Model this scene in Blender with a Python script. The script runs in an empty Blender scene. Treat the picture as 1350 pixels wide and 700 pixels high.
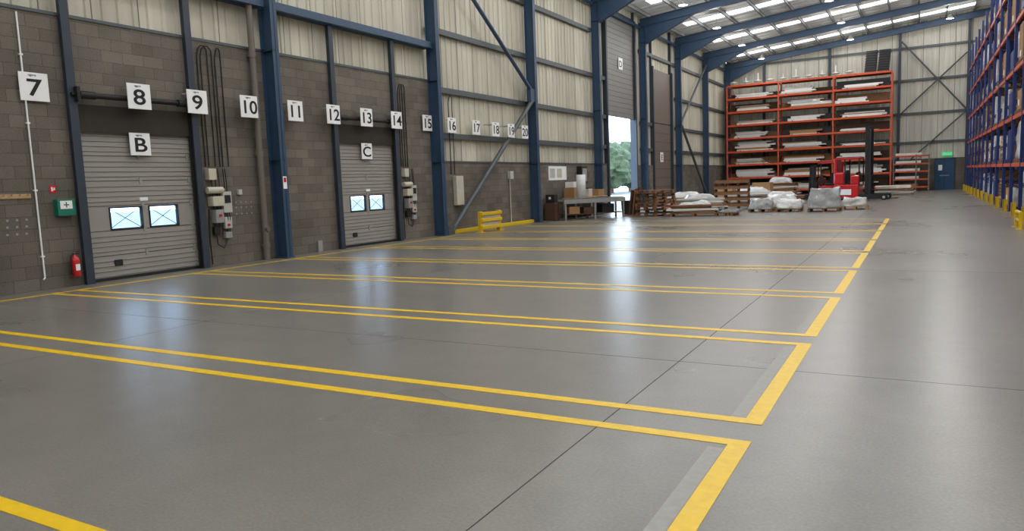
import bpy, bmesh, math, random
from mathutils import Vector, Matrix, noise
random.seed(7)
scene=bpy.context.scene
COL=bpy.context.collection
def lin(c):
    return tuple(((v/255)/12.92 if v/255<=0.04045 else ((v/255+0.055)/1.055)**2.4) for v in c)+(1,)
# ---------------------------------------------------------------- materials
def newmat(name):
    m=bpy.data.materials.new(name); m.use_nodes=True
    nt=m.node_tree; b=nt.nodes["Principled BSDF"]
    return m,nt,b
def N(nt,t,**kw):
    n=nt.nodes.new(t)
    for k,v in kw.items(): setattr(n,k,v)
    return n
def mat(name,c,rough=.6,metal=0,var=.12,scale=6,bump=0,spec=.5,coat=0):
    m,nt,b=newmat(name); c=lin(c)
    tc=N(nt,"ShaderNodeTexCoord"); no=N(nt,"ShaderNodeTexNoise"); no.inputs["Scale"].default_value=scale; no.inputs["Detail"].default_value=5
    nt.links.new(tc.outputs["Object"],no.inputs["Vector"])
    mx=N(nt,"ShaderNodeMix",data_type='RGBA')
    mx.inputs[6].default_value=tuple(x*(1-var) for x in c[:3])+(1,)
    mx.inputs[7].default_value=tuple(min(1,x*(1+var)) for x in c[:3])+(1,)
    nt.links.new(no.outputs["Fac"],mx.inputs[0]); nt.links.new(mx.outputs[2],b.inputs["Base Color"])
    b.inputs["Roughness"].default_value=rough; b.inputs["Metallic"].default_value=metal
    b.inputs["Specular IOR Level"].default_value=spec; b.inputs["Coat Weight"].default_value=coat
    if bump:
        bp=N(nt,"ShaderNodeBump"); bp.inputs["Strength"].default_value=bump; bp.inputs["Distance"].default_value=.02
        nt.links.new(no.outputs["Fac"],bp.inputs["Height"]); nt.links.new(bp.outputs[0],b.inputs["Normal"])
    return m
def emis(name,c,s):
    m,nt,b=newmat(name); b.inputs["Base Color"].default_value=lin(c); b.inputs["Emission Color"].default_value=lin(c); b.inputs["Emission Strength"].default_value=s
    return m
def ramp(nt,src,stops):
    r=N(nt,"ShaderNodeValToRGB"); cr=r.color_ramp
    while len(cr.elements)<len(stops): cr.elements.new(.5)
    for e,(p,c) in zip(cr.elements,stops): e.position=p; e.color=c
    nt.links.new(src,r.inputs[0]); return r
def mul(nt,a,b_,fac=1.0,blend='MULTIPLY'):
    mx=N(nt,"ShaderNodeMix",data_type='RGBA',blend_type=blend); mx.inputs[0].default_value=fac
    nt.links.new(a,mx.inputs[6]); nt.links.new(b_,mx.inputs[7]); return mx.outputs[2]
# concrete floor
def floor_mat():
    m,nt,b=newmat("polished_concrete")
    tc=N(nt,"ShaderNodeTexCoord")
    def nz(sc,det,rough=.5):
        n=N(nt,"ShaderNodeTexNoise"); n.inputs["Scale"].default_value=sc; n.inputs["Detail"].default_value=det; n.inputs["Roughness"].default_value=rough
        nt.links.new(tc.outputs["Object"],n.inputs["Vector"]); return n.outputs["Fac"]
    n1=nz(.35,3); n2=nz(3.0,5,.6); n3=nz(55,3)
    base=ramp(nt,n1,[(.2,lin((120,115,108))),(.8,lin((138,133,125)))])
    g=lambda v:(v,v,v,1)
    a=mul(nt,base.outputs[0],ramp(nt,n2,[(.2,g(.86)),(.8,g(1.08))]).outputs[0])
    a=mul(nt,a,ramp(nt,n3,[(.2,g(.74)),(.8,g(1.16))]).outputs[0])
    nt.links.new(a,b.inputs["Base Color"])
    r=N(nt,"ShaderNodeMapRange"); r.inputs[1].default_value=.2; r.inputs[2].default_value=.8; r.inputs[3].default_value=.25; r.inputs[4].default_value=.33
    nt.links.new(n1,r.inputs[0]); nt.links.new(r.outputs[0],b.inputs["Roughness"])
    bp=N(nt,"ShaderNodeBump"); bp.inputs["Strength"].default_value=.2; bp.inputs["Distance"].default_value=.002
    nt.links.new(n3,bp.inputs["Height"]); nt.links.new(bp.outputs[0],b.inputs["Normal"])
    b.inputs["Specular IOR Level"].default_value=.5
    return m
def yz(nt,axis='Y'):
    tc=N(nt,"ShaderNodeTexCoord"); s=N(nt,"ShaderNodeSeparateXYZ"); c=N(nt,"ShaderNodeCombineXYZ")
    nt.links.new(tc.outputs["Object"],s.inputs[0]); nt.links.new(s.outputs[axis],c.inputs[0]); nt.links.new(s.outputs["Z"],c.inputs[1]); return tc,c,s
def block_mat():
    m,nt,b=newmat("concrete_blockwork")
    tc,c,s=yz(nt)
    br=N(nt,"ShaderNodeTexBrick"); br.offset=.5
    br.inputs["Scale"].default_value=1; br.inputs["Brick Width"].default_value=.45; br.inputs["Row Height"].default_value=.225; br.inputs["Mortar Size"].default_value=.005; br.inputs["Mortar Smooth"].default_value=.3
    br.inputs["Color1"].default_value=lin((107,100,92)); br.inputs["Color2"].default_value=lin((124,117,107)); br.inputs["Mortar"].default_value=lin((86,80,73))
    nt.links.new(c.outputs[0],br.inputs["Vector"])
    n=N(nt,"ShaderNodeTexNoise"); n.inputs["Scale"].default_value=.8; n.inputs["Detail"].default_value=8; nt.links.new(tc.outputs["Object"],n.inputs["Vector"])
    n2=N(nt,"ShaderNodeTexNoise"); n2.inputs["Scale"].default_value=45; n2.inputs["Detail"].default_value=3; nt.links.new(tc.outputs["Object"],n2.inputs["Vector"])
    g=lambda v:(v,v,v,1)
    a=mul(nt,br.outputs["Color"],ramp(nt,n.outputs["Fac"],[(.3,g(.78)),(.7,g(1.15))]).outputs[0])
    a=mul(nt,a,ramp(nt,n2.outputs["Fac"],[(.3,g(.8)),(.7,g(1.15))]).outputs[0])
    nt.links.new(a,b.inputs["Base Color"]); b.inputs["Roughness"].default_value=.9; b.inputs["Specular IOR Level"].default_value=.2
    bp=N(nt,"ShaderNodeBump"); bp.inputs["Strength"].default_value=.5; bp.inputs["Distance"].default_value=.01; bp.invert=True
    nt.links.new(br.outputs["Fac"],bp.inputs["Height"]); nt.links.new(bp.outputs[0],b.inputs["Normal"])
    return m
def clad_mat(name,axis,c1,c2):
    m,nt,b=newmat(name); tc,c,s=yz(nt,axis)
    br=N(nt,"ShaderNodeTexBrick"); br.offset=0
    br.inputs["Scale"].default_value=1; br.inputs["Brick Width"].default_value=1.0; br.inputs["Row Height"].default_value=30; br.inputs["Mortar Size"].default_value=.014; br.inputs["Bias"].default_value=.0
    br.inputs["Color1"].default_value=lin(c1); br.inputs["Color2"].default_value=lin(c2); br.inputs["Mortar"].default_value=lin((120,114,100))
    nt.links.new(c.outputs[0],br.inputs["Vector"])
    mp=N(nt,"ShaderNodeMapping"); mp.inputs["Scale"].default_value=(3,3,.35) ; nt.links.new(tc.outputs["Object"],mp.inputs[0])
    n=N(nt,"ShaderNodeTexNoise"); n.inputs["Scale"].default_value=.8; n.inputs["Detail"].default_value=6; nt.links.new(mp.outputs[0],n.inputs["Vector"])
    g=lambda v:(v,v,v,1)
    a=mul(nt,br.outputs["Color"],ramp(nt,n.outputs["Fac"],[(.3,g(.8)),(.7,g(1.08))]).outputs[0])
    nt.links.new(a,b.inputs["Base Color"]); b.inputs["Roughness"].default_value=.55
    return m
M={}
M['floor']=floor_mat(); M['block']=block_mat()
M['clad']=clad_mat("cream_cladding",'Y',(214,208,190),(192,186,168))
M['cladb']=clad_mat("cream_cladding_gable",'X',(210,206,192),(194,190,176))
M['blue']=mat("blue_painted_steel",(50,74,100),.45,0,.15,3)
M['dblue']=mat("dark_blue_grey_steel",(48,58,70),.5,0,.15,3)
M['rail']=mat("galvanised_rail",(84,90,92),.5,.2,.2,4)
M['door']=mat("grey_door_panel",(156,151,145),.5,0,.06,1.5)
M['doorl']=mat("grey_door_seam",(84,80,76),.6)
M['doorup']=mat("grey_door_upper",(128,126,122),.5,0,.06,1.5)
M['doore']=mat("taupe_door",(112,100,90),.5,0,.06,1.5)
M['black']=mat("black_rubber",(26,25,25),.6)
M['dark']=mat("shade_soot_band",(52,45,38),.85,0,.3,3)  # shade and soot over the dock doors, put into the colour
M['white']=mat("white_board",(248,248,247),.5,0,.02)
M['blk']=mat("black_print",(10,10,10),.6)
M['red']=mat("red_paint",(200,20,30),.35,0,.08,3,coat=.3)
M['green']=mat("green_plastic",(14,112,92),.5)
M['yel']=mat("yellow_line_paint",(238,194,4),.4,0,.16,14,.3)
M['yelg']=mat("yellow_guard",(226,186,20),.45,0,.1,5)
M['ghost']=mat("worn_line_ghost",(156,152,145),.5,0,.2,20)
M['joint']=mat("floor_joint",(62,59,56),.9)
M['orange']=mat("orange_beam",(208,84,44),.5,0,.12,3)
M['rackblue']=mat("rack_blue",(26,52,116),.45,0,.15,3)
M['rackgrey']=mat("rack_upright_grey",(120,118,116),.5,.1,.15,3)
M['wood']=mat("pallet_wood",(138,100,68),.8,0,.3,9,.2)
M['woodl']=mat("light_timber",(190,156,112),.7,0,.2,7,.1)
M['wdark']=mat("dark_timber",(84,58,42),.8,0,.3,7)
M['card']=mat("cardboard",(164,126,84),.8,0,.12,3)
M['wrap']=mat("stretch_wrap",(220,220,218),.22,0,.25,9,.9,coat=.5)
M['wrapg']=mat("grey_wrap",(172,174,174),.25,0,.35,9,.9,coat=.4)
M['wpack']=mat("white_packing",(228,226,220),.5,0,.12,5)
M['grey']=mat("grey_enamel",(150,150,148),.5)
M['lgrey']=mat("pale_grey_plastic",(190,188,182),.55)
M['metal']=mat("bare_steel",(150,150,150),.35,.8,.15,10)
M['pipe']=mat("grey_downpipe",(112,104,95),.6)
M['cream']=mat("cream_box",(200,194,174),.5)
M['roof']=mat("roof_deck_white",(226,228,226),.6,0,.06,1)
M['purlin']=mat("purlin_steel",(150,152,152),.5,.1,.1,2)
M['sky']=emis("rooflight_sheet",(242,246,252),3.4)
M['lamp']=emis("lamp_lens",(255,252,240),12)
M['yard']=mat("yard_concrete",(120,122,124),.9)
M['leaf']=mat("tree_leaves",(54,68,44),.8,0,.4,3,.5)
M['bluep']=mat("blue_door_paint",(30,74,110),.5)
M['exit']=emis("exit_sign_green",(30,190,110),1.0)
M['tyre']=mat("tyre_rubber",(30,30,30),.8)
M['seat']=mat("black_vinyl",(34,34,36),.5)
def glass():
    m,nt,b=newmat("window_glass"); nt.nodes.remove(b)
    t=N(nt,"ShaderNodeBsdfTransparent"); t.inputs[0].default_value=(.8,.9,1,1); g=N(nt,"ShaderNodeBsdfGlossy"); g.inputs["Roughness"].default_value=.05
    x=N(nt,"ShaderNodeMixShader"); x.inputs[0].default_value=.06
    nt.links.new(t.outputs[0],x.inputs[1]); nt.links.new(g.outputs[0],x.inputs[2]); nt.links.new(x.outputs[0],nt.nodes["Material Output"].inputs[0]); return m
M['glass']=glass()
# ---------------------------------------------------------------- mesh builder
class MB:
    def __init__(s): s.v=[];s.f=[];s.m=[];s.s=[];s.mats=[]
    def mi(s,k):
        if k not in s.mats: s.mats.append(k)
        return s.mats.index(k)
    def add(s,vs,fs,k,smooth=False):
        o=len(s.v); s.v+= [tuple(v) for v in vs]; i=s.mi(k)
        for f in fs: s.f.append([a+o for a in f]); s.m.append(i); s.s.append(smooth)
    def hexa(s,p,k): # 8 pts bottom4 top4
        s.add(p,[(3,2,1,0),(4,5,6,7),(0,1,5,4),(1,2,6,5),(2,3,7,6),(3,0,4,7)],k)
    def box(s,x0,x1,y0,y1,z0,z1,k,mx=None):
        p=[Vector(q) for q in((x0,y0,z0),(x1,y0,z0),(x1,y1,z0),(x0,y1,z0),(x0,y0,z1),(x1,y0,z1),(x1,y1,z1),(x0,y1,z1))]
        if mx: p=[mx@q for q in p]
        s.hexa(p,k)
    def bbox(s,x0,x1,y0,y1,z0,z1,k,bev=.02,mx=None):
        bm=bmesh.new(); bmesh.ops.create_cube(bm,size=1)
        for v in bm.verts: v.co=Vector(((x0+x1)/2+v.co.x*(x1-x0),(y0+y1)/2+v.co.y*(y1-y0),(z0+z1)/2+v.co.z*(z1-z0)))
        bmesh.ops.bevel(bm,geom=bm.edges[:],offset=bev,segments=2,affect='EDGES',profile=.6)
        bm.verts.index_update()
        s.add([(mx@v.co if mx else v.co) for v in bm.verts],[[v.index for v in f.verts] for f in bm.faces],k); bm.free()
    def bar(s,a,b,w,d,k,up=Vector((0,0,1))):
        a=Vector(a);b=Vector(b);t=(b-a).normalized()
        if abs(t.dot(up))>.98: up=Vector((1,0,0))
        n=t.cross(up).normalized(); u=n.cross(t)
        p=[]
        for e in (a,b):
            for i,j in((-1,-1),(1,-1),(1,1),(-1,1)): p.append(e+n*w/2*i+u*d/2*j)
        s.hexa(p,k)
    def cyl(s,a,b,r,k,n=12,r2=None):
        a=Vector(a);b=Vector(b);t=(b-a).normalized(); r2=r if r2 is None else r2
        q=t.orthogonal().normalized(); w=t.cross(q)
        vs=[]
        for e,rr in((a,r),(b,r2)):
            for i in range(n):
                th=2*math.pi*i/n; vs.append(e+(q*math.cos(th)+w*math.sin(th))*rr)
        s.add(vs,[(i,(i+1)%n,n+(i+1)%n,n+i) for i in range(n)],k,True)
        s.add(vs,[tuple(range(n))[::-1],tuple(range(n,2*n))],k)
    def path(s,pts,r,k,n=8):
        for a,b in zip(pts[:-1],pts[1:]):
            if (Vector(a)-Vector(b)).length>1e-4: s.cyl(a,b,r,k,n)
    def lathe(s,prof,c,k,n=20):
        vs=[];c=Vector(c)
        for r,z in prof:
            for i in range(n):
                th=2*math.pi*i/n; vs.append(c+Vector((r*math.cos(th),r*math.sin(th),z)))
        fs=[]
        for j in range(len(prof)-1):
            for i in range(n): fs.append((j*n+i,j*n+(i+1)%n,(j+1)*n+(i+1)%n,(j+1)*n+i))
        s.add(vs,fs,k,True)
    def lumpy(s,cx,cy,z0,sx,sy,sz,k,amp=.06,seed=0,rot=0,taper=.1):
        bm=bmesh.new(); bmesh.ops.create_cube(bm,size=1); bmesh.ops.subdivide_edges(bm,edges=bm.edges[:],cuts=10,use_grid_fill=True)
        R=Matrix.Rotation(rot,3,'Z')
        for v in bm.verts:
            c=v.co.copy(); tp=1-taper*(c.z+.5)
            p=Vector((c.x*sx*tp,c.y*sy*tp,(c.z+.5)*sz))
            l=c.length; 
            if l>.62: p.x*=1-(l-.62)*.25; p.y*=1-(l-.62)*.25
            nv=noise.noise_vector(p*2.6+Vector((seed*7.3,seed,3)))+noise.noise_vector(p*8+Vector((seed*3.3,seed,1)))*.35
            sc=amp if c.z>-.49 else 0
            p+=nv*sc
            if c.z<=-.49: p.z=0
            v.co=R@p+Vector((cx,cy,z0))
        bm.verts.index_update()
        s.add([v.co for v in bm.verts],[[v.index for v in f.verts] for f in bm.faces],k,True); bm.free()
    def make(s,name,parent=None,recalc=True):
        me=bpy.data.meshes.new(name); me.from_pydata(s.v,[],s.f)
        for k in s.mats: me.materials.append(M[k])
        me.polygons.foreach_set("material_index",s.m); me.polygons.foreach_set("use_smooth",s.s)
        if recalc:
            bm=bmesh.new(); bm.from_mesh(me); bmesh.ops.recalc_face_normals(bm,faces=bm.faces[:]); bm.to_mesh(me); bm.free()
        me.update(); ob=bpy.data.objects.new(name,me); COL.objects.link(ob)
        if parent: ob.parent=parent
        return ob
def empty(name,loc=(0,0,0)):
    e=bpy.data.objects.new(name,None); e.location=loc; e.empty_display_size=.2; COL.objects.link(e); return e
WX=-14.0; YB=62.0; ZE=10.75; SL=0.104; RX=4.0; XR=22.0; YF=-12.0
def roofz(x): return ZE+SL*(x+14) if x<=RX else ZE+SL*(RX+14)-SL*(x-RX)
# ---------------------------------------------------------------- shell
b=MB(); b.box(WX-.3,XR+.3,YF-.3,YB+.3,-.2,0,'floor'); floor=b.make("floor")
b=MB(); b.box(-90,WX-.3,-40,140,-.25,-.04,'yard'); b.make("ground_outside")
# left wall blockwork
b=MB()
for y0,y1,z0,z1 in [(YF,8.35,0,5),(8.35,10.85,2.95,5),(10.85,15.45,0,5),(15.45,17.95,2.95,5),(17.95,20.1,0,5),(20.1,35.55,0,2.4),(39.85,42.9,0,2.4),(46.7,YB,0,2.4)]:
    b.box(WX-.3,WX,y0,y1,z0,z1,'block')
# coping trims
b.box(WX-.3,WX+.02,YF,20.1,5,5.06,'rail'); b.box(WX-.3,WX+.02,20.1,35.5,2.4,2.46,'rail'); b.box(WX-.3,WX+.02,46.7,YB,2.4,2.46,'rail')
def ribbed(b,axis,c,a0,a1,z0,z1f,k,inv=1,pitch=.333):
    prof=[]
    a=a0
    while a<a1-1e-6:
        for da,d in ((0,0),(.2,0),(.225,.035),(.305,.035)):
            if a+da<a1: prof.append((a+da,d))
        a+=pitch
    prof.append((a1,0))
    vs=[]
    for (a,d) in prof:
        for z in (z0,z1f(a)):
            vs.append((c+d*inv,a,z) if axis=='Y' else (a,c+d*inv,z))
    fs=[(2*i,2*i+2,2*i+3,2*i+1) for i in range(len(prof)-1)]
    b.add(vs,fs,k)
zt=lambda a:ZE
for y0,y1,z0 in [(YF,20.1,5.05),(20.1,35.55,2.45),(35.55,39.85,10.2),(39.85,42.9,2.4),(42.9,46.7,4.9),(46.7,YB,2.45)]:
    ribbed(b,'Y',WX-.16,y0,y1,z0,zt,'clad')
wl=b.make("wall_left",recalc=False)
b=MB()
for y0,y1 in((35.46,35.6),(39.8,39.94),(42.82,42.97),(46.63,46.78)): b.box(WX-.3,WX-.004,y0,y1,0.001,ZE-.05,'dblue')
b.box(WX-.3,WX-.004,YB-.12,YB+.12,2.46,ZE-.05,'clad'); b.box(WX-.3,WX-.1,42.9,46.7,4.85,4.95,'dblue')
b.make("trim_1")
# other walls
b=MB(); b.box(WX-.3,XR,YB,YB+.25,0,2.3,'block'); ribbed(b,'X',YB+.1,WX,XR,2.3,lambda x:roofz(x),'cladb',-1); 
b.make("wall_back",recalc=False)
b=MB(); b.box(XR,XR+.25,YF,YB,0,2.4,'block'); ribbed(b,'Y',XR+.1,YF,YB,2.4,zt,'clad',-1); b.make("wall_right",recalc=False)
b=MB(); b.box(WX-.3,XR,YF-.25,YF,0,2.4,'block'); ribbed(b,'X',YF-.1,WX,XR,2.4,lambda x:roofz(x),'cladb',1); b.make("wall_front",recalc=False)
# roof deck + rooflights
frames=[13.15+6.9*i for i in range(-3,8)]
b=MB()
def slab(b,x0,x1,y0,y1,dz,th,k):
    z0=roofz(x0)+dz; z1=roofz(x1)+dz
    b.hexa([(x0,y0,z0),(x1,y0,z1),(x1,y1,z1),(x0,y1,z0),(x0,y0,z0+th),(x1,y0,z1+th),(x1,y1,z1+th),(x0,y1,z0+th)],k)
ys=[YF]+frames[1:-1]+[YB+.3]
for i in range(len(ys)-1):
    y0,y1=ys[i],ys[i+1]; L_=y1-y0
    cs=[y0+L_*.28,y0+L_*.72]; hw=.5
    for (x0,x1) in((WX-.3,RX),(RX,XR+.3)):
        for (a,c) in((y0,cs[0]-hw),(cs[0]+hw,cs[1]-hw),(cs[1]+hw,y1)): slab(b,x0,x1,a,c,0,.08,'roof')
        mid0=x0+1.5; mid1=x1-1.0
        for c in cs:
            slab(b,x0,mid0,c-hw,c+hw,0,.08,'roof'); slab(b,mid1,x1,c-hw,c+hw,0,.08,'roof')
            slab(b,mid0,mid1,c-hw,c+hw,.01,.03,'sky')
    yy=y0+.3
    while yy<y1:
        if min(abs(yy-c) for c in cs)>.55:
            for (x0,x1) in((WX,RX),(RX,XR)): slab(b,x0,x1,yy,yy+.05,-.035,.04,'roof')
        yy+=.66
b.make("ceiling",recalc=False)
b=MB()
x=WX+.5
while x<XR:
    z=roofz(x)-.04
    b.box(x-.012,x+.012,YF,YB,z-.2,z,'purlin'); b.box(x-.05,x+.012,YF,YB,z-.2,z-.185,'purlin'); b.box(x-.012,x+.05,YF,YB,z-.015,z,'purlin')
    x+=1.65
b.make("roof_purlins")
# portal frames
def portal(y):
    b=MB(); D=.4; F=.2
    for sgn,xw in((1,WX),(-1,XR)):
        xi=xw+sgn*D
        lo,hi=min(xw,xw+sgn*.02),max(xw,xw+sgn*.02)
        b.box(lo,hi,y-F/2,y+F/2,.02,10.3,'blue')
        lo,hi=min(xi,xi-sgn*.025),max(xi,xi-sgn*.025)
        b.box(lo,hi,y-F/2,y+F/2,.02,10.1,'blue')
        lo,hi=min(xw,xi),max(xw,xi)
        b.box(lo,hi,y-.008,y+.008,.02,10.3,'blue')
        b.box(lo-.03 if sgn<0 else lo,hi+(.03 if sgn>0 else 0),y-F/2-.04,y+F/2+.04,0,.025,'blue')
        for zs in(2.4,5,9.2): b.box(lo,hi,y-F/2,y+F/2,zs,zs+.012,'blue')
        # haunch
        x0=xi; x1=xw+sgn*3.2
        zr=lambda x:roofz(x)-.27
        b.add([(x0,y-.008,9.1),(x0,y-.008,zr(x0)-.4),(x1,y-.008,zr(x1)-.4),(x0,y+.008,9.1),(x0,y+.008,zr(x0)-.4),(x1,y+.008,zr(x1)-.4)],[(0,1,2),(5,4,3),(0,2,5,3),(1,0,3,4),(2,1,4,5)],'blue')
        b.bar((x0,y,9.1),(x1,y,zr(x1)-.42),F,.02,'blue')
        # rafter
        xr=RX
        for dz,th in((-.01,.02),(-.42,.02)): b.bar((xw+sgn*.05,y,zr(xw)+dz),(xr,y,zr(xr)+dz),F,th,'blue')
        b.bar((xw+sgn*.05,y,zr(xw)-.21),(xr,y,zr(xr)-.21),.014,.42,'blue')
    return b.make("portal_frame")
for y in frames: portal(y if y<61 else 61.6)
# cladding rails
b=MB()
def rail(y0,y1,z,k='rail'): b.box(WX-.12,WX+.02,y0,y1,z-.09,z+.09,k)
for i in range(len(frames)-1):
    y0,y1=frames[i]+.11,frames[i+1]-.11
    if y1<20.5:
        for z in(6.1,7.8,9.5): rail(y0,y1,z,'blue' if z==6.1 else 'rail')
    elif y0<33.8:
        for z in(3.3,4.8,6.7,8.8): rail(y0,y1,z)
    elif y0<40:
        rail(y0,35.4,3.3);rail(y0,35.4,4.8);rail(y0,35.4,6.7)
    elif y0<47:
        for z in(8.8,): rail(y0,y1,z)
        rail(y0,42.8,4.8); rail(y0,42.8,3.3)
    else:
        for z in(3.3,4.8,6.7,8.8): rail(y0,y1,z)
    b.box(WX+.03,WX+.13,y0,y1,9.95,10.1,'blue')
b.make("cladding_rails_side")
b=MB(); b.box(WX+.14,WX+.26,13.28,19.98,6.01,6.2,'blue'); b.box(WX+.14,WX+.26,6.4,13.0,6.01,6.2,'blue'); b.make("door_head_beam")
# bracing
b=MB()
b.cyl((WX+.3,20.25,9.5),(WX+.3,26.8,5.2),.075,'blue'); b.cyl((WX+.3,26.8,4.95),(WX+.3,20.5,.1),.085,'rail')
b.box(WX+.2,WX+.37,26.5,26.88,4.85,5.35,'blue'); b.box(WX+.23,WX+.37,20.22,20.6,.0,.3,'rail')
b.make("diagonal_wall_brace")
b=MB()
b.cyl((WX+.3,47.9,5.2),(WX+.3,54.4,9.6),.075,'rail'); b.cyl((WX+.3,47.9,5.0),(WX+.3,54.4,.2),.085,'rail'); b.make("diagonal_wall_brace")
# gable rails & bracing
b=MB()
for z in(3.5,5.6,8.0,10.3): b.box(WX+.3,XR-.3,YB-.06,YB+.05,z-.08,z+.08,'rail')
for x in(-11,-6.2,-1.5,2.8,8,14):
    b.box(x-.09,x+.09,YB-.3,YB-.05,0,roofz(x)-.35,'dblue')
b.cyl((-1.4,YB-.2,10.8),(2.7,YB-.2,5.7),.06,'rail'); b.cyl((-1.4,YB-.2,5.6),(2.7,YB-.2,9.6),.05,'rail');b.cyl((2.7,YB-.2,5.5),(-1.4,YB-.2,1.6),.05,'rail')
b.make("gable_steelwork")
# gable exit door
b=MB(); b.box(.93,2.07,YB-.05,YB+.0,0,2.2,'bluep'); b.box(.85,.93,YB-.08,YB,0,2.28,'dblue'); b.box(2.07,2.15,YB-.08,YB,0,2.28,'dblue'); b.box(.85,2.15,YB-.08,YB,2.2,2.28,'dblue'); b.box(1.48,1.5,YB-.06,YB-.04,0,2.2,'black'); b.box(1.2,1.8,YB-.1,YB-.05,1.0,1.06,'metal'); b.box(1.1,1.35,YB-.06,YB-.05,1.4,1.8,'white')
b.make("door_1")
b=MB(); b.box(1.35,1.95,YB-.08,YB-.02,2.45,2.68,'exit'); b.box(1.5,1.8,YB-.085,YB-.08,2.52,2.6,'white'); b.make("exit_sign")
# ---------------------------------------------------------------- dock doors
def dock_door(name,y0,y1,top,wins):
    b=MB(); x1=WX-.06; x0=WX-.11
    nz=6; hh=top/nz
    for r in range(nz):
        z0=r*hh; z1=z0+hh
        if r==2: # window row
            zs0=1.02; zs1=1.42
            b.box(x0,x1,y0,y1,z0,zs0,'door'); 
            if z1>zs1: b.box(x0,x1,y0,y1,zs1,z1,'door')
            yy=y0
            for (a,c) in wins:
                b.box(x0,x1,yy,a,zs0,zs1,'door'); yy=c
                # frame
                for q in((a-.03,a,zs0-.03,zs1+.03),(c,c+.03,zs0-.03,zs1+.03),(a,c,zs0-.03,zs0),(a,c,zs1,zs1+.03)): b.box(x0,x1+.015,q[0],q[1],q[2],q[3],'black')
                b.box(x0+.02,x0+.025,a,c,zs0,zs1,'glass')
                b.bar((x0+.01,a,zs0),(x0+.01,c,zs1),.01,.012,'rail'); b.bar((x0+.01,a,zs1),(x0+.01,c,zs0),.01,.012,'rail')
            b.box(x0,x1,yy,y1,zs0,zs1,'door')
        else: b.box(x0,x1,y0,y1,z0,z1,'door')
        # grooves / ribs
        for j in range(1,5):
            z=z0+hh*j/5
            if r==2 : continue
            b.box(x1,x1+.012,y0,y1,z-.016,z+.016,'door'); b.box(x1,x1+.004,y0,y1,z-.024,z-.016,'doorl')
        b.box(x1,x1+.004,y0,y1,z0-.008,z0+.008,'doorl')
        for yh in(y0+.05,(y0+y1)/2,y1-.1): b.box(x1,x1+.015,yh,yh+.06,z0-.06 if r else 0,z0+.06,'grey')
    b.box(x0-.0,x1+.03,y0,y1,0,.06,'black')
    b.bbox(x1,x1+.03,y0+.55,y0+.72,.28,.4,'black',.008)
    b.bbox(x1,x1+.02,y0+1.22,y0+1.4,1.55,1.62,'white',.004)
    return b.make(name)
dock_door("door_2",8.35,10.85,2.95,[(8.92,9.58),(9.78,10.42)])
dock_door("door_3",15.45,17.95,2.95,[(16.0,16.62),(16.82,17.46)])
def door_gear(y0,y1):
    b=MB()
    for y in(y0-.12,y1+.02):
        b.box(WX+.002,WX+.1,y,y+.12,0,6.0,'dblue'); b.box(WX+.1,WX+.13,y-.02,y+.14,0,6.0,'dblue')
    # dark strip painting the shade and soot above the door, + shaft
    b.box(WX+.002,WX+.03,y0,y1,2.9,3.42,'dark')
    b.cyl((WX+.16,y0-.1,3.58),(WX+.16,y1+.1,3.58),.035,'black'); 
    for y in(y0+.05,y1-.35): b.cyl((WX+.16,y,3.58),(WX+.16,y+.3,3.58),.075,'black')
    b.cyl((WX+.16,y0+.35,3.58),(WX+.16,y1-.4,3.58),.055,'black')
    b.box(WX+.002,WX+.24,y0-.03,y0+.03,3.45,3.72,'black'); b.box(WX+.002,WX+.24,y1-.03,y1+.03,3.45,3.72,'black')
    for y in (y0,y1): b.box(WX+.002,WX+.05,y-.03,y+.03,0,3.4,'black')
    return b.make("door_spring_track")
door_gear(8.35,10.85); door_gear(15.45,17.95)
# tall door D (open), E closed
b=MB(); z=4.9
while z<10.2:
    b.box(WX-.1,WX-.05,35.6,39.8,z,z+.53,'doorup'); b.box(WX-.06,WX-.045,35.6,39.8,z+.24,z+.26,'doorl'); b.box(WX-.06,WX-.045,35.6,39.8,z-.01,z+.01,'doorl'); z+=.53
for y in(35.5,39.8): b.box(WX+.001,WX+.1,y-.08,y+.08,0,10.2,'dblue')
b.box(WX-.1,WX,35.6,39.8,10.15,10.3,'dblue'); b.make("door_4")
b=MB(); z=0
while z<4.8:
    b.box(WX-.1,WX-.05,42.97,46.63,z,z+.545,'doore'); b.box(WX-.06,WX-.045,42.97,46.63,z-.01,z+.01,'black'); z+=.545
for y in(42.9,46.7): b.box(WX+.001,WX+.1,y-.08,y+.08,0,8.2,'dblue')
b.box(WX-.1,WX-.04,42.97,46.63,4.95,8.1,'doore')
b.make("door_5")
# ---------------------------------------------------------------- signs
def textob(t,size,loc,par,mt='blk',off=.005,sx=1.0):
    c=bpy.data.curves.new("numeral","FONT"); c.body=t; c.size=size; c.align_x='CENTER'; c.align_y='CENTER'; c.extrude=.002; c.offset=off
    c.materials.append(M[mt]); o=bpy.data.objects.new("numeral",c); COL.objects.link(o); o.parent=par
    o.location=loc; o.rotation_euler=(math.pi/2,0,math.pi/2); o.scale=(sx,1,1); return o
def sign(name,t,y,z,s=.5,x=WX+.03,size=.42,logo=True):
    e=empty(name,(x,y,z)); b=MB(); b.box(-.015,0,-s/2,s/2,-s/2,s/2,'white')
    d=x-WX-.01
    if d>.06:
        for dy in(-.15,.15): b.box(-d,-.015,dy-.012,dy+.012,.16,.19,'grey')
    o=b.make("board",e)
    textob(t,size,(.003,0,-.03),e,sx=1.35 if len(t)==1 else 1.15)
    if logo: textob("ugo·o",.06,(.003,-.02,s/2-.045),e,off=.0)
sy=[7.69,9.74,11.13,12.57,14.06,15.46,16.83,18.23,19.84,21.27,22.85,24.25,25.45,26.6]
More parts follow.
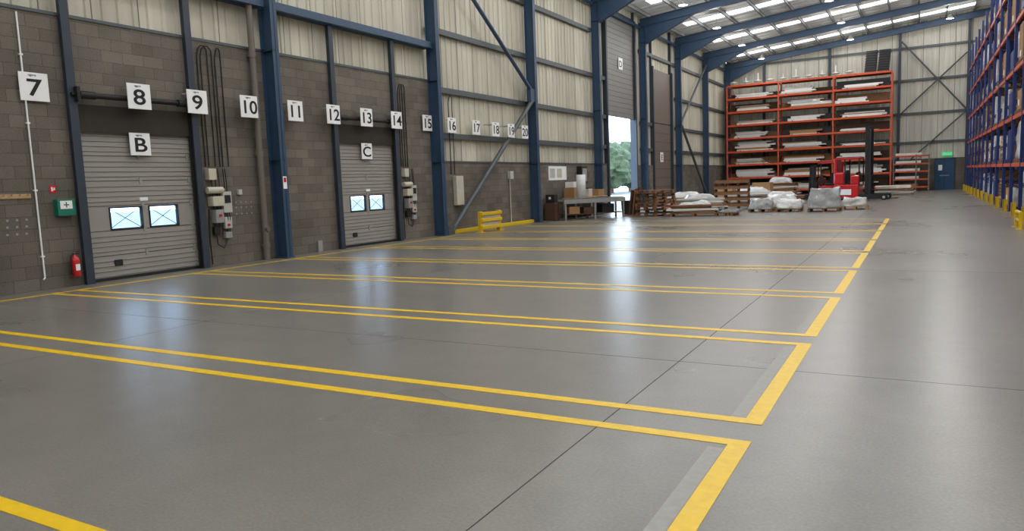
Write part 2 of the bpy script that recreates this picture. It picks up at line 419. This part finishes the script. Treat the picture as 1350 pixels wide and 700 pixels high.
for i,y in enumerate(sy):
    d=.29 if i<8 else .1
    if i==0: d=.06
    if i==9: d=.14
    if i>10: d=.44
    k=(14-d)/14
    sign("bay_number_sign",str(7+i),y*k,1.6+2.07*k,x=WX+d)
sign("door_letter_sign","B",9.63,2.7,.45,x=WX+.05,size=.4); sign("door_letter_sign","C",16.7,2.7,.45,x=WX+.05,size=.4)
sign("door_letter_sign","D",37.7,7.7,.6,x=WX+.0,size=.45,logo=False); sign("door_letter_sign","E",44.6,2.9,.6,x=WX+.0,size=.45,logo=False)
# ---------------------------------------------------------------- wall services
b=MB(); b.path([(WX+.03,7.5,4.95),(WX+.03,7.5,.22),(WX+.08,7.45,.2)],.016,'white')
for z in(.6,1.8,3,4.2): b.box(WX+.002,WX+.05,7.47,7.53,z,z+.03,'white')
b.make("white_conduit_pipe")
b=MB(); b.cyl((WX+.14,12.65,.0),(WX+.14,12.65,10.0),.075,'pipe',16)
for z in(.3,2.5,4.8,7): b.cyl((WX+.14,12.65,z),(WX+.14,12.65,z+.12),.092,'pipe',16); b.box(WX+.002,WX+.1,12.6,12.7,z+.03,z+.08,'pipe')
b.cyl((WX+.14,12.65,.75),(WX+.26,12.65,.75),.06,'pipe'); b.make("drain_downpipe")
b=MB(); b.bbox(WX+.002,WX+.14,7.8,8.13,1.33,1.64,'green',.012); b.box(WX+.14,WX+.145,7.85,8.07,1.46,1.61,'white'); b.box(WX+.145,WX+.147,7.95,7.97,1.485,1.585,'green'); b.box(WX+.145,WX+.147,7.91,8.01,1.525,1.545,'green')
b.make("first_aid_box")
b=MB(); b.box(WX+.001,WX+.008,7.76,7.88,1.76,1.9,'red'); b.box(WX+.008,WX+.01,7.79,7.82,1.79,1.87,'white'); b.box(WX+.008,WX+.01,7.83,7.86,1.81,1.86,'white'); b.make("fire_point_sign")
# extinguisher
b=MB(); c=(WX+.11,8.03,.18)
b.lathe([(0,0),(.07,.0),(.078,.02),(.078,.3),(.07,.34),(.045,.375),(.025,.39),(.025,.42),(0,.42)],c,'red')
b.box(c[0]-.02,c[0]+.02,c[1]-.03,c[1]+.09,c[2]+.42,c[2]+.44,'black'); b.box(c[0]-.012,c[0]+.012,c[1]-.02,c[1]+.1,c[2]+.46,c[2]+.475,'black'); b.cyl((c[0],c[1],c[2]+.4),(c[0],c[1],c[2]+.47),.016,'metal')
b.path([(c[0],c[1]-.02,c[2]+.42),(c[0]+.02,c[1]-.08,c[2]+.4),(c[0]+.03,c[1]-.1,c[2]+.25),(c[0]+.03,c[1]-.09,c[2]+.12)],.011,'black'); b.cyl((c[0]+.03,c[1]-.09,c[2]+.13),(c[0]+.03,c[1]-.088,c[2]+.05),.013,'black',r2=.02)
b.box(c[0]+.077,c[0]+.08,c[1]-.04,c[1]+.04,c[2]+.12,c[2]+.24,'white'); b.box(WX+.002,c[0]-.06,c[1]-.03,c[1]+.03,c[2]+.15,c[2]+.3,'grey'); b.make("fire_extinguisher")
# hook rail
b=MB(); b.box(WX+.001,WX+.02,6.6,7.42,1.68,1.76,'woodl')
for i in range(6):
    y=6.68+i*.135; b.path([(WX+.02,y,1.74),(WX+.06,y,1.73),(WX+.07,y,1.76)],.006,'metal')
b.make("coat_hook_rail")
b=MB()
for z in(1.05,1.18,1.3):
    for i in range(4): b.cyl((WX+.001,6.8+.16*i+(z-1)*.1,z),(WX+.006,6.8+.16*i+(z-1)*.1,z),.022,'grey')
for z in(1.15,1.3,1.42):
    for i in range(4): b.cyl((WX+.001,11.95+.15*i,z),(WX+.006,11.95+.15*i,z),.02,'grey')
b.make("filled_bolt_holes")
def cables(name,y,ztop,zbot,offs):
    b=MB()
    for i,o in enumerate(offs):
        yt=y+o[0]; yb=y+o[1]
        b.path([(WX+.03,yt,zbot),(WX+.03,yt,ztop-.25),(WX+.05,yt+.03,ztop-.08),(WX+.06,yt+(yb-yt)*.35,ztop),(WX+.06,yt+(yb-yt)*.65,ztop),(WX+.05,yb-.02,ztop-.08),(WX+.03,yb,ztop-.3),(WX+.03,yb,zbot+o[2])],.015,'black',6)
    return b.make(name)
cables("hanging_cable_loop",11.15,4.9,2.25,[(0.03,.3,.0),(.12,.42,-.0),(.5,.66,.0)])
cables("hanging_cable_loop",18.3,4.75,2.25,[(0.0,.22,.0),(.1,.34,0)])
cables("hanging_cable_loop",21.05,4.65,2.0,[(0.0,.22,.0)])
def controls(name,y):
    b=MB(); X=WX+.002
    b.bbox(X,WX+.16,y+.0,y+.2,1.95,2.2,'cream',.012)
    b.bbox(X,WX+.2,y+.02,y+.32,1.36,1.58,'cream',.02); b.cyl((WX+.1,y-.05,1.72),(WX+.1,y+.36,1.72),.075,'cream',14); b.cyl((WX+.1,y+.36,1.72),(WX+.1,y+.4,1.72),.05,'grey',14)
    b.bbox(X,WX+.14,y+.34,y+.58,1.2,1.68,'lgrey',.012); b.box(WX+.14,WX+.15,y+.38,y+.54,1.42,1.6,'black')
    b.bbox(X,WX+.18,y+.08,y+.3,.98,1.28,'grey',.015); b.bbox(X,WX+.12,y+.36,y+.56,.84,1.1,'lgrey',.012); b.bbox(X,WX+.12,y+.36,y+.54,.62,.76,'grey',.012)
    b.bbox(X,WX+.1,y+.08,y+.24,.72,.9,'black',.012)
    b.cyl((WX+.18,y+.19,1.15),(WX+.22,y+.19,1.15),.03,'red'); b.cyl((WX+.12,y+.45,.92),(WX+.15,y+.45,.92),.03,'red')
    for dy in(.1,.2,.3,.44,.5): b.path([(WX+.08,y+dy,2.2),(WX+.1,y+dy,1.85),(WX+.08,y+dy,1.4),(WX+.12,y+dy+.01,1.1),(WX+.08,y+dy,.7)],.012,'black',6)
    b.path([(WX+.06,y+.15,.95),(WX+.08,y+.15,.5),(WX+.1,y+.3,.4),(WX+.08,y+.42,.6)],.013,'black',6)
    b.path([(WX+.03,y+.02,1.3),(WX+.04,y-.02,.6),(WX+.04,y,.05)],.014,'black',6)
    return b.make(name)
controls("dock_control_panel",11.15); controls("dock_control_panel",18.3)
b=MB(); b.bbox(WX+.002,WX+.16,21.15,21.6,.95,1.95,'cream',.02); b.box(WX+.16,WX+.165,21.25,21.5,1.5,1.8,'lgrey'); b.make("electrical_cabinet")
b=MB(); b.bbox(WX+.002,WX+.05,14.5,14.66,0,.3,'grey',.005); b.bbox(WX+.002,WX+.08,12.0,12.1,1.6,1.72,'lgrey',.01); b.make("wall_socket")
b=MB(); b.bbox(WX+.002,WX+.14,25.0,25.25,1.8,2.1,'lgrey',.01);b.cyl((WX+.04,25.1,.14),(WX+.04,25.1,1.8),.02,'lgrey'); b.make("electrical_isolator")
b=MB(); b.box(WX+.401,WX+.405,13.08,13.2,1.7,2.0,'white'); b.box(WX+.405,WX+.407,13.1,13.18,1.86,1.97,'red'); b.make("column_notice")
# ---------------------------------------------------------------- floor marks
b=MB(); T=.003
pit=2.85
for k in range(9):
    y1=4.42+pit*k; y0=y1-2.52
    b.box(-13.2,-.98,y0,y0+.1,.0003,T,'yel'); b.box(-13.2,-.98,y1-.1,y1,.0003,T,'yel')
    b.box(-.98,-.86,y0,y1,.0003,T,'yel')
b.box(-13.3,-13.2,5,20.0,.0003,T,'yel')
b.make("yellow_bay_lines")
b=MB()
for k in range(3):
    y1=4.3+pit*k; b.box(-1.08,-.985,y1-2.3,y1-.05,.0002,.0012,'ghost')
b.make("worn_line_marks")
b=MB(); b.box(-1.826,-1.818,YF,YB,.0001,.0008,'joint')
b.box(4.4,4.408,YF,YB,.0001,.0008,'joint'); b.box(-8.0,-7.995,YF,YB,.0001,.0008,'joint')
for y in(-.6,6.2,13.1,20,27,34,41): b.box(WX,XR,y,y+.006,.0001,.0007,'joint')
b.make("floor_joints")
b=MB(); b.bbox(WX+.02,WX+.2,20.62,26.75,0,.13,'yelg',.02); b.make("yellow_kerb")
# barrier
b=MB()
for y in(21.25,22.5): b.bbox(-13.08,-12.96,y-.06,y+.06,0,.72,'yelg',.01); b.box(-13.16,-12.88,y-.12,y+.12,0,.015,'yelg')
for z in(.12,.36,.58): b.bbox(-12.98,-12.9,21.2,22.55,z,z+.11,'yelg' ,.015)
b.box(-13.0,-12.96,21.3,22.45,.23,.35,'lgrey'); b.box(-13.0,-12.96,21.3,22.45,.47,.57,'lgrey')
b.make("safety_barrier")
# ---------------------------------------------------------------- back racking
def back_rack():
    b=MB(); x0,x1=-13.4,-1.9; bays=3; w=(x1-x0)/bays; yf=59.6; yb=60.9
    for i in range(bays+1):
        x=x0+i*w
        for y in(yf,yb): b.box(x-.05,x+.05,y-.04,y+.04,0,8.5,'orange'); b.box(x-.08,x+.08,y-.08,y+.08,0,.02,'rackgrey')
        z=.3
        while z<7.6: b.bar((x,yf,z),(x,yb,z+.8),.03,.03,'rackgrey'); b.bar((x,yb,z+.8),(x,yf,z+.85),.03,.03,'rackgrey'); z+=.95
    rnd=random.Random(3)
    for l in range(9):
        z=.35+l*1.02
        for i in range(bays):
            xa=x0+i*w+.05; xb=xa+w-.1
            b.box(xa,xb,yf-.05,yf+.02,z-.07,z+.07,'orange'); b.box(xa,xb,yb-.02,yb+.05,z-.07,z+.07,'orange')
            b.box(xa,xb,yf+.02,yb-.02,z+.03,z+.05,'wdark')
            if l==8: continue
            # goods
            n=rnd.randint(3,6); zz=z+.05; xs=xa+rnd.uniform(.1,.7); ln=rnd.uniform(2.2,3.1)
            for q in range(n):
                h=rnd.uniform(.06,.16); k=rnd.choice(['wpack','wpack','wrap','wpack','wrapg','lgrey','card'])
                o=rnd.uniform(-.15,.25); e=min(xs+o+ln*rnd.uniform(.75,1),xb-.05)
                b.box(max(xs+o,xa+.05),e,yf+.05+.1*q,yb-.1,zz,zz+h,k); zz+=h
            for q in (xs+.3,min(xs+ln-.3,xb-.4)): b.box(q,q+.1,yf+.0,yf+.05,z+.05,z+.12,'wood')
            # brown stock at the rear of the shelf
            b.box(xa+.1,xb-.1,yb-.5,yb-.06,z+.05,z+rnd.uniform(.35,.75),rnd.choice(['wdark','wdark','wood','seat']))
    return b.make("cantilever_storage_rack")
back_rack()
b=MB()
for i,x in enumerate([-3.35,-2.5]):
    for j in range(9):
        xx=x+j*.015; z=8.59+j*.17
        b.box(xx-.35,xx+.35,59.8,60.6,z,z+.12,'seat'); b.box(xx-.37,xx+.37,59.78,60.62,z+.12,z+.15,'black')
b.make("stacked_black_crates")
b=MB()
for i in range(10):
    x=-13+i*.92
    b.lathe([(0,0),(.05,0),(.04,.12),(.28,.2),(.3,.24),(.03,.32),(.03,.32+.25*(i%3)),(0,.33+.25*(i%3))],(x,60.2,8.585),'wpack',10)
b.make("packed_lamp_shades")
# low rack to the right
b=MB()
for x in(-1.72,-.3,.5):
    for y in(59.9,60.9): b.box(x-.04,x+.04,y-.04,y+.04,0,2.6,'rackgrey')
for z in(.3,.85,1.4,1.95,2.5):
    for y in(59.87,60.93): b.box(-1.72,.5,y-.02,y+.02,z-.05,z+.05,'orange')
    b.box(-1.7,.45,59.9,60.9,z+.03,z+.05,'wdark')
    b.box(-1.6,-.2+z*.1,59.95,60.7,z+.05,z+.22,'wpack' if z>.5 else 'card')
b.make("low_storage_rack")
# ---------------------------------------------------------------- pallet racking right
def pallet(b,cx,cy,z,mx=None,k='wood',L=1.2,W_=1.0):
    for x in(-W_/2+.05,0,W_/2-.05):
        for y in(-L/2+.07,0,L/2-.07): b.box(cx+x-.05,cx+x+.05,cy+y-.07,cy+y+.07,z+.02,z+.11,k,mx)
    for x in(-W_/2+.05,0,W_/2-.05): b.box(cx+x-.05,cx+x+.05,cy-L/2,cy+L/2,z,z+.02,k,mx)
    for i in range(6):
        y=-L/2+.05+i*(L-.1)/5; b.box(cx-W_/2,cx+W_/2,cy+y-.05,cy+y+.05,z+.11,z+.135,k,mx)
def rack_row(xf,xb,name,ys0,seed):
    b=MB(); rnd=random.Random(seed); H=9.3
    ysl=ys0
    for y in ysl:
        for x in(xf,xb): b.box(x-.05,x+.05,y-.05,y+.05,0,H,'rackblue'); b.box(x-.09,x+.09,y-.08,y+.08,0,.015,'rackblue')
        z=.25; s=0
        while z<H-.9:
            b.bar((xf,y,z) if s else (xb,y,z),(xb,y,z+.7) if s else (xf,y,z+.7),.035,.035,'rackblue'); s=1-s; z+=.7
            b.bar((xf,y,z),(xb,y,z),.035,.035,'rackblue') if s else None
    levels=[1.6,3.2,4.8,6.4,8.0]
    for a,c in zip(ysl[:-1],ysl[1:]):
        for z in levels:
            for x in(xf,xb): b.box(x-.03,x+.03,a+.05,c-.05,z-.06,z+.06,'orange')
        for z in [0]+levels:
            for q in range(2):
                if rnd.random()<.08: continue
                cy=a+(c-a)*(.27+.46*q); cx=(xf+xb)/2; zz=z+(.06 if z else 0)
                pallet(b,cx,cy,zz,L=1.1,W_=1.05,k=rnd.choice(['wood','wood','rackblue']))
                h=rnd.uniform(.6,1.25); t=rnd.random()
                if t<.25:
                    for w in range(int(h/.14)): b.box(cx-.45,cx+.45,cy-.5,cy+.5,zz+.14+w*.14,zz+.14+w*.14+.1,rnd.choice(['wood','woodl']))
                elif t<.5: b.bbox(cx-.46,cx+.46,cy-.5,cy+.5,zz+.14,zz+.14+h,'card',.02); b.box(cx-.465,cx-.46,cy-.1,cy+.2,zz+.3,zz+.5,'white')
                elif t<.8: b.lumpy(cx,cy,zz+.14,.95,1.05,h,'wrap',.05,rnd.randint(0,99))
                else: b.bbox(cx-.46,cx+.46,cy-.5,cy+.5,zz+.14,zz+.14+h,'rackblue',.03)
    return b.make(name)
ysr=[22.4+2.8*i for i in range(14)]
rack_row(2.75,3.8,"pallet_racking",ysr,5)
rack_row(4.05,5.1,"pallet_racking",ysr,9)
for y in ysr:
    b=MB(); x=2.58
    b.box(x-.1,x+.02,y-.12,y+.12,0,.012,'yelg'); b.box(x-.06,x-.045,y-.1,y+.1,0,.42,'yelg'); b.box(x-.06,x+.06,y-.1,y-.085,0,.42,'yelg'); b.box(x-.06,x+.06,y+.085,y+.1,0,.42,'yelg')
    b.make("rack_post_protector")
b=MB()
for y in(22.1,23.0): b.cyl((2.2,y,0),(2.2,y,.42),.045,'yelg'); b.cyl((2.2,y,0),(2.2,y,.012),.1,'yelg')
b.cyl((2.2,22.05,.4),(2.2,23.05,.4),.045,'yelg'); b.cyl((2.2,22.1,.2),(2.2,23.0,.2),.035,'yelg'); b.make("rack_end_barrier")
# ---------------------------------------------------------------- floor goods
def frame_mx(x,y,rot): return Matrix.Translation((x,y,0))@Matrix.Rotation(rot,4,'Z')
b=MB()
for i in range(8):
    pallet(b,0,0,i*.14,frame_mx(-10.05+random.uniform(-.05,.05),31.0+random.uniform(-.05,.05),math.radians(58+random.uniform(-4,4))),k=random.choice(['wood','wood','wdark']),L=1.3,W_=1.1)
b.make("pallet_stack")
# bench
b=MB(); mx=Matrix.Translation((-12.45,29.55,0))@Matrix.Rotation(math.atan2(2.2,1.7),4,'Z')
L=1.5
b.box(-L,L,-.35,.35,.78,.84,'lgrey',mx); b.box(-L,L,-.37,-.33,.68,.86,'grey',mx); b.box(-L,L,.33,.37,.68,.86,'grey',mx)
for i in range(22): xx=-L+.1+i*(2*L-.2)/21; b.cyl(mx@Vector((xx,-.33,.86)),mx@Vector((xx,.33,.86)),.025,'metal',8)
for xx in(-L+.08,0,L-.08):
    for yy in(-.32,.32): b.box(xx-.03,xx+.03,yy-.03,yy+.03,0,.8,'grey',mx)
b.box(-L,L,-.3,.3,.2,.24,'wdark',mx); b.bbox(-1.2,-.7,-.25,.2,.24,.55,'card',.01,mx); b.bbox(-.5,.1,-.25,.2,.24,.5,'wdark',.01,mx); b.bbox(.4,1.0,-.25,.2,.24,.6,'black',.01,mx)
b.make("roller_workbench")
b=MB()
b.box(-13.85,-13.2,29.6,33.4,.86,.9,'woodl')
for y in(29.7,31.5,33.3):
    for x in(-13.8,-13.25): b.box(x-.03,x+.03,y-.03,y+.03,0,.86,'grey')
b.box(-13.85,-13.2,29.6,33.4,.3,.33,'wdark')
b.make("packing_table")
b=MB(); b.bbox(-13.8,-13.3,29.7,30.2,.9,1.35,'card',.01); b.bbox(-13.75,-13.35,29.75,30.1,1.35,1.6,'wpack',.01); b.make("cardboard_box_stack")
b=MB(); b.bbox(-13.78,-13.74,30.6,31.2,1.1,1.5,'black',.01); b.cyl((-13.76,30.9,.91),(-13.76,30.9,1.12),.03,'black'); b.box(-13.85,-13.6,30.75,31.05,.9,.915,'black'); b.bbox(-13.5,-13.35,30.6,31.0,.9,.92,'black',.004); b.make("computer_monitor")
b=MB(); b.bbox(-13.75,-13.4,31.6,32.0,.9,1.25,'lgrey',.02); b.bbox(-13.7,-13.45,31.65,31.95,1.25,1.3,'black',.01);b.make("label_printer")
b=MB(); b.bbox(-13.8,-13.3,32.5,33.2,.9,1.2,'card',.01); b.make("cardboard_box")
b=MB(); b.bbox(-13.9,-13.4,27.9,28.35,0,.75,'wdark',.02); b.bbox(-13.85,-13.45,27.95,28.3,.75,1.1,'black',.02); b.box(-13.7,-13.6,27.94,27.95,.9,1.0,'white'); b.make("tool_cabinet")
b=MB()
b.lathe([(.05,0),(.2,0),(.2,1.0),(.05,1.0),(.05,0)],(-12.75,29.2,.89),'wrap'); b.make("bubble_wrap_roll")
b=MB(); b.box(WX+.001,WX+.03,28.6,30.4,1.7,2.3,'white'); b.box(WX+.03,WX+.035,28.7,29.2,1.8,2.2,'lgrey'); b.box(WX+.03,WX+.035,29.4,29.9,1.8,2.2,'cream'); b.make("notice_board")
b=MB(); b.bbox(WX+.002,WX+.25,31.6,32.3,1.5,2.3,'black',.02); b.box(WX+.25,WX+.26,31.7,32.2,1.6,2.2,'wrapg'); b.make("wall_cabinet")
b=MB()
for i in range(3):
    mx=Matrix.Translation((-11.2+.09*i,31.0+.2*i,0))@Matrix.Rotation(.12,4,'Y'); b.box(-.03,.03,-.2,.2,0,1.15+.06*i,'wdark' if i!=1 else 'wood',mx)
b.box(-11.4,-10.95,30.7,31.7,0,.05,'wood'); b.make("leaning_timber_boards")
b=MB(); b.lathe([(.2,0),(.24,.62),(.25,.64),(.22,.62),(.19,.03),(0,.03)],(-11.9,32.4,0),'black'); b.make("waste_bin")
def panel_pile(name,x,y,rot,L,W_,n,ks,seed,film=0):
    b=MB(); r=random.Random(seed); mx=frame_mx(x,y,rot)
    for xx in(-L/2+.2,0,L/2-.2): b.box(xx-.05,xx+.05,-W_/2,W_/2,0,.1,'wood',mx)
    z=.1
    for i in range(n):
        h=r.uniform(.03,.09); o=r.uniform(-.12,.12); s=r.uniform(.7,1)
        m2=mx@Matrix.Rotation(r.uniform(-.12,.12),4,'Z'); b.box(-L/2*s+o,L/2*s+o,-W_/2*s,W_/2*s,z,z+h,r.choice(ks),m2); z+=h
    if film: b.lumpy(x,y,z-.02,L*.6,W_*.7,film,'wrap',.1,seed,rot,.3)
    return b.make(name)
panel_pile("panel_pile",-8.2,30.4,.15,2.2,.9,6,['wpack','lgrey','wpack','wood','wpack'],1,.12)
panel_pile("panel_pile",-8.5,32.4,.25,2.3,.8,8,['wpack','rackblue','wpack','wood','lgrey'],2,.2)
panel_pile("panel_pile",-6.75,30.6,-.1,.7,.8,3,['wpack','wrapg','lgrey'],3)
panel_pile("panel_pile",-9.7,34.6,.1,2.2,.9,9,['wpack','card','wpack','red','lgrey'],6,.2)
panel_pile("panel_pile",-5.7,36.5,.1,2.2,.9,9,['wdark','wood','card','wpack'],7,.2)
panel_pile("panel_pile",-7.6,39.5,.0,2.4,1.0,12,['wpack','card','wpack','lgrey'],8,.2)
panel_pile("panel_pile",-1.4,52.0,.0,2.4,1.0,8,['wpack','card','wood','lgrey'],9)
panel_pile("panel_pile",-8.5,54.0,.0,2.6,1.0,14,['wpack','card','wood','wpack'],10,.4)
b=MB(); mx=frame_mx(-8.05,36.8,.15)
for i in range(5):
    z=i*.28
    for yy in(-.55,.55): b.box(-.8,.8,yy-.02,yy+.02,z+.12,z+.24,'wood',mx); 
    for xx in(-.78,-.3,.3,.78): b.box(xx-.04,xx+.04,-.57,.57,z,z+.12,'wdark',mx)
    for q in range(5): b.box(-.8,.8,-.5+q*.24,-.4+q*.24,z+.24,z+.27,'wood',mx)
    if i%2==0: b.box(-.6,.5,-.4,.4,z+.13,z+.22,'card',mx)
b.make("wooden_crate_stack")
for i,(x,y,sx,sy_,sz) in enumerate([(-6.0,33.2,.95,.9,.5),(-4.85,33.0,.95,.85,.45),(-5.4,34.6,1.2,.8,.62)]):
    b=MB(); pallet(b,x,y,0,L=.9,W_=1.0); b.lumpy(x,y,.135,sx,sy_,sz-.1,'wrapg' if i==0 else 'wrap',.12,i+3,rot=.1*i); b.make("wrapped_pallet_load")
b=MB(); pallet(b,-3.45,32.9,0,L=1.0,W_=1.2); b.lumpy(-3.45,32.9,.135,1.3,1.05,.8,'wrapg',.09,12,rot=.1,taper=.18); b.make("wrapped_pallet_load")
b=MB(); pallet(b,-2.4,34.4,0,L=.9,W_=1.0,k='woodl'); b.lumpy(-2.4,34.4,.135,.95,.8,.33,'wrap',.1,14); b.make("wrapped_pallet_load")
for i,(x,y) in enumerate([(-9.9,43.5),(-8.0,44.5)]):
    b=MB(); pallet(b,x,y,0); b.bbox(x-.5,x+.5,y-.5,y+.5,.14,.14+.7+.3*i,'card',.02); b.make("boxed_pallet_load")
# ---------------------------------------------------------------- reach trucks
def reach_truck(x,y,rot,mastH,sc=1.0):
    b=MB(); mx=frame_mx(x,y,rot)@Matrix.Scale(sc,4)
    B=lambda *a,**k:b.bbox(*a,mx=mx,**k)
    # +X is fork direction
    B(-1.1,.1,-.62,.62,.12,.85,'red',bev=.06)     # chassis
    B(-1.15,-.6,-.6,.6,.85,1.5,'red',bev=.1)      # rear counterbalance
    B(-1.12,-.98,-.6,.6,1.45,2.2,'red',bev=.03)   # rear guard panel
    B(-.3,.12,-.62,-.3,.85,1.3,'red',bev=.05)
    B(-1.1,.14,-.62,.62,2.14,2.24,'red',bev=.03)
    B(-1.08,-.25,-.635,-.62,.3,.6,'white',bev=.004)
    B(-1.165,-1.15,-.3,.3,1.0,1.2,'white',bev=.004)
    B(-.55,-.1,-.15,.4,.85,.97,'seat',bev=.03); B(-.62,-.5,-.15,.4,.9,1.6,'seat',bev=.03)
    B(-.05,.1,-.15,.45,.95,1.35,'seat',bev=.03)
    b.cyl(mx@Vector((-.02,.1,1.35)),mx@Vector((-.08,.1,1.47)),.13,'black',14)
    for yy in(-.62,.52): b.box(.1,1.45,yy,yy+.1,.06,.32,'black',mx)      # straddle legs
    for xx,yy,r in((1.3,-.57,.16),(1.3,.57,.16),(-.65,-.45,.18),(-.65,.45,.18)):
        b.cyl(mx@Vector((xx,yy-.09,r)),mx@Vector((xx,yy+.09,r)),r,'tyre',16); b.cyl(mx@Vector((xx,yy-.095,r)),mx@Vector((xx,yy+.095,r)),r*.45,'lgrey',12)
    for xx,yy in((.08,-.58),(.08,.52),(-.6,-.6),(-.6,.54)): b.box(xx,xx+.06,yy,yy+.06,.8,2.18,'black',mx)
    for yy in[-.56+.16*i for i in range(8)]: b.box(-.95,.15,yy,yy+.03,2.24,2.27,'black',mx)
    for yy in(-.42,.3): 
        b.box(.35,.52,yy,yy+.12,.1,mastH,'black',mx); b.box(.52,.62,yy+.02,yy+.1,.1,mastH*.95,'seat',mx)
    for z in(.35,1.2,2.0,mastH-.1,mastH*.6):
        if z<mastH: b.box(.38,.5,-.42,.42,z-.06,z+.06,'black',mx)
    for yy in(-.15,.15): b.cyl(mx@Vector((.44,yy,.2)),mx@Vector((.44,yy,mastH*.93)),.05,'black')
    b.box(.62,.7,-.42,.42,.1,.16,'black',mx); b.box(.62,.7,-.42,.42,.5,.58,'black',mx)
    for yy in(-.3,.2): b.box(.64,.7,yy,yy+.1,.08,.6,'black',mx); b.box(.7,1.85,yy,yy+.1,.06,.1,'black',mx)
    for yy in(-.4,-.15,.12,.38): b.box(.63,.66,yy-.015,yy+.015,.5,1.3,'black',mx)
    b.box(.63,.66,-.4,.4,1.28,1.32,'black',mx)
    return b.make("reach_truck")
reach_truck(-2.95,44.6,-.12,3.9,1.04)
reach_truck(-5.0,46.0,math.pi+.25,2.1,.97)
# ---------------------------------------------------------------- trees outside
for i,(x,y,s) in enumerate([(-33,83,2.3),(-34,87.5,2.0),(-33,92,2.5),(-35,97,2.3),(-31,79,2.2)]):
    b=MB(); b.cyl((x,y,-.05),(x,y,s*1.2),.25,'wdark',10,.15)
    bm=bmesh.new(); bmesh.ops.create_icosphere(bm,subdivisions=4,radius=1)
    vs=[]
    for v in bm.verts:
        n=noise.noise(v.co*2.5+Vector((i*5,0,0)))*.35+noise.noise(v.co*7)*.22
        vs.append(Vector((x,y,s*1.45))+v.co*(1+n)*s*1.1)
    bm.verts.index_update(); b.add(vs,[[v.index for v in f.verts] for f in bm.faces],'leaf'); bm.free(); b.make("tree")
# ---------------------------------------------------------------- lamps
for xi in(-10.5,-4.5,1.5,9.5,16):
    for j,f_ in enumerate(frames[:-1]):
        if xi>2 and j%2: continue
        y=f_+3.45; z=roofz(xi)-1.0
        e=empty("high_bay_lamp",(xi,y,z))
        b=MB(); b.lathe([(0,.3),(.06,.3),(.08,.2),(.14,.15),(.24,.0),(.22,.0),(.13,.12),(0,.12)],(0,0,0),'grey',16); b.cyl((0,0,.3),(0,0,.78),.01,'metal',6); b.cyl((0,0,.01),(0,0,.03),.2,'lamp',16); b.make("fitting",e)
        ld=bpy.data.lights.new("bulb",'POINT'); ld.shadow_soft_size=.22; ld.energy=115; ld.color=(1,.98,.95)
        lo=bpy.data.objects.new("bulb",ld); COL.objects.link(lo); lo.parent=e; lo.location=(0,0,-.3)
# world
w=bpy.data.worlds.new("w"); scene.world=w; w.use_nodes=True
bg=w.node_tree.nodes["Background"]; bg.inputs[0].default_value=(.66,.82,1,1); bg.inputs[1].default_value=8
# camera
Yv=Vector((539,128,-968)).normalized(); Xv=-Vector((-1750,40,-968)); Xv=(Xv-Yv*Xv.dot(Yv)).normalized(); Zv=Xv.cross(Yv)
R=Matrix((Xv,Yv,Zv)).to_4x4()
cd=bpy.data.cameras.new("camera"); cd.sensor_width=36; cd.lens=36*968/1350; cd.clip_end=400; cd.clip_start=.05
cam=bpy.data.objects.new("camera",cd); COL.objects.link(cam); cam.matrix_world=Matrix.Translation((0,0,1.6))@R; scene.camera=cam
scene.view_settings.view_transform='Standard'
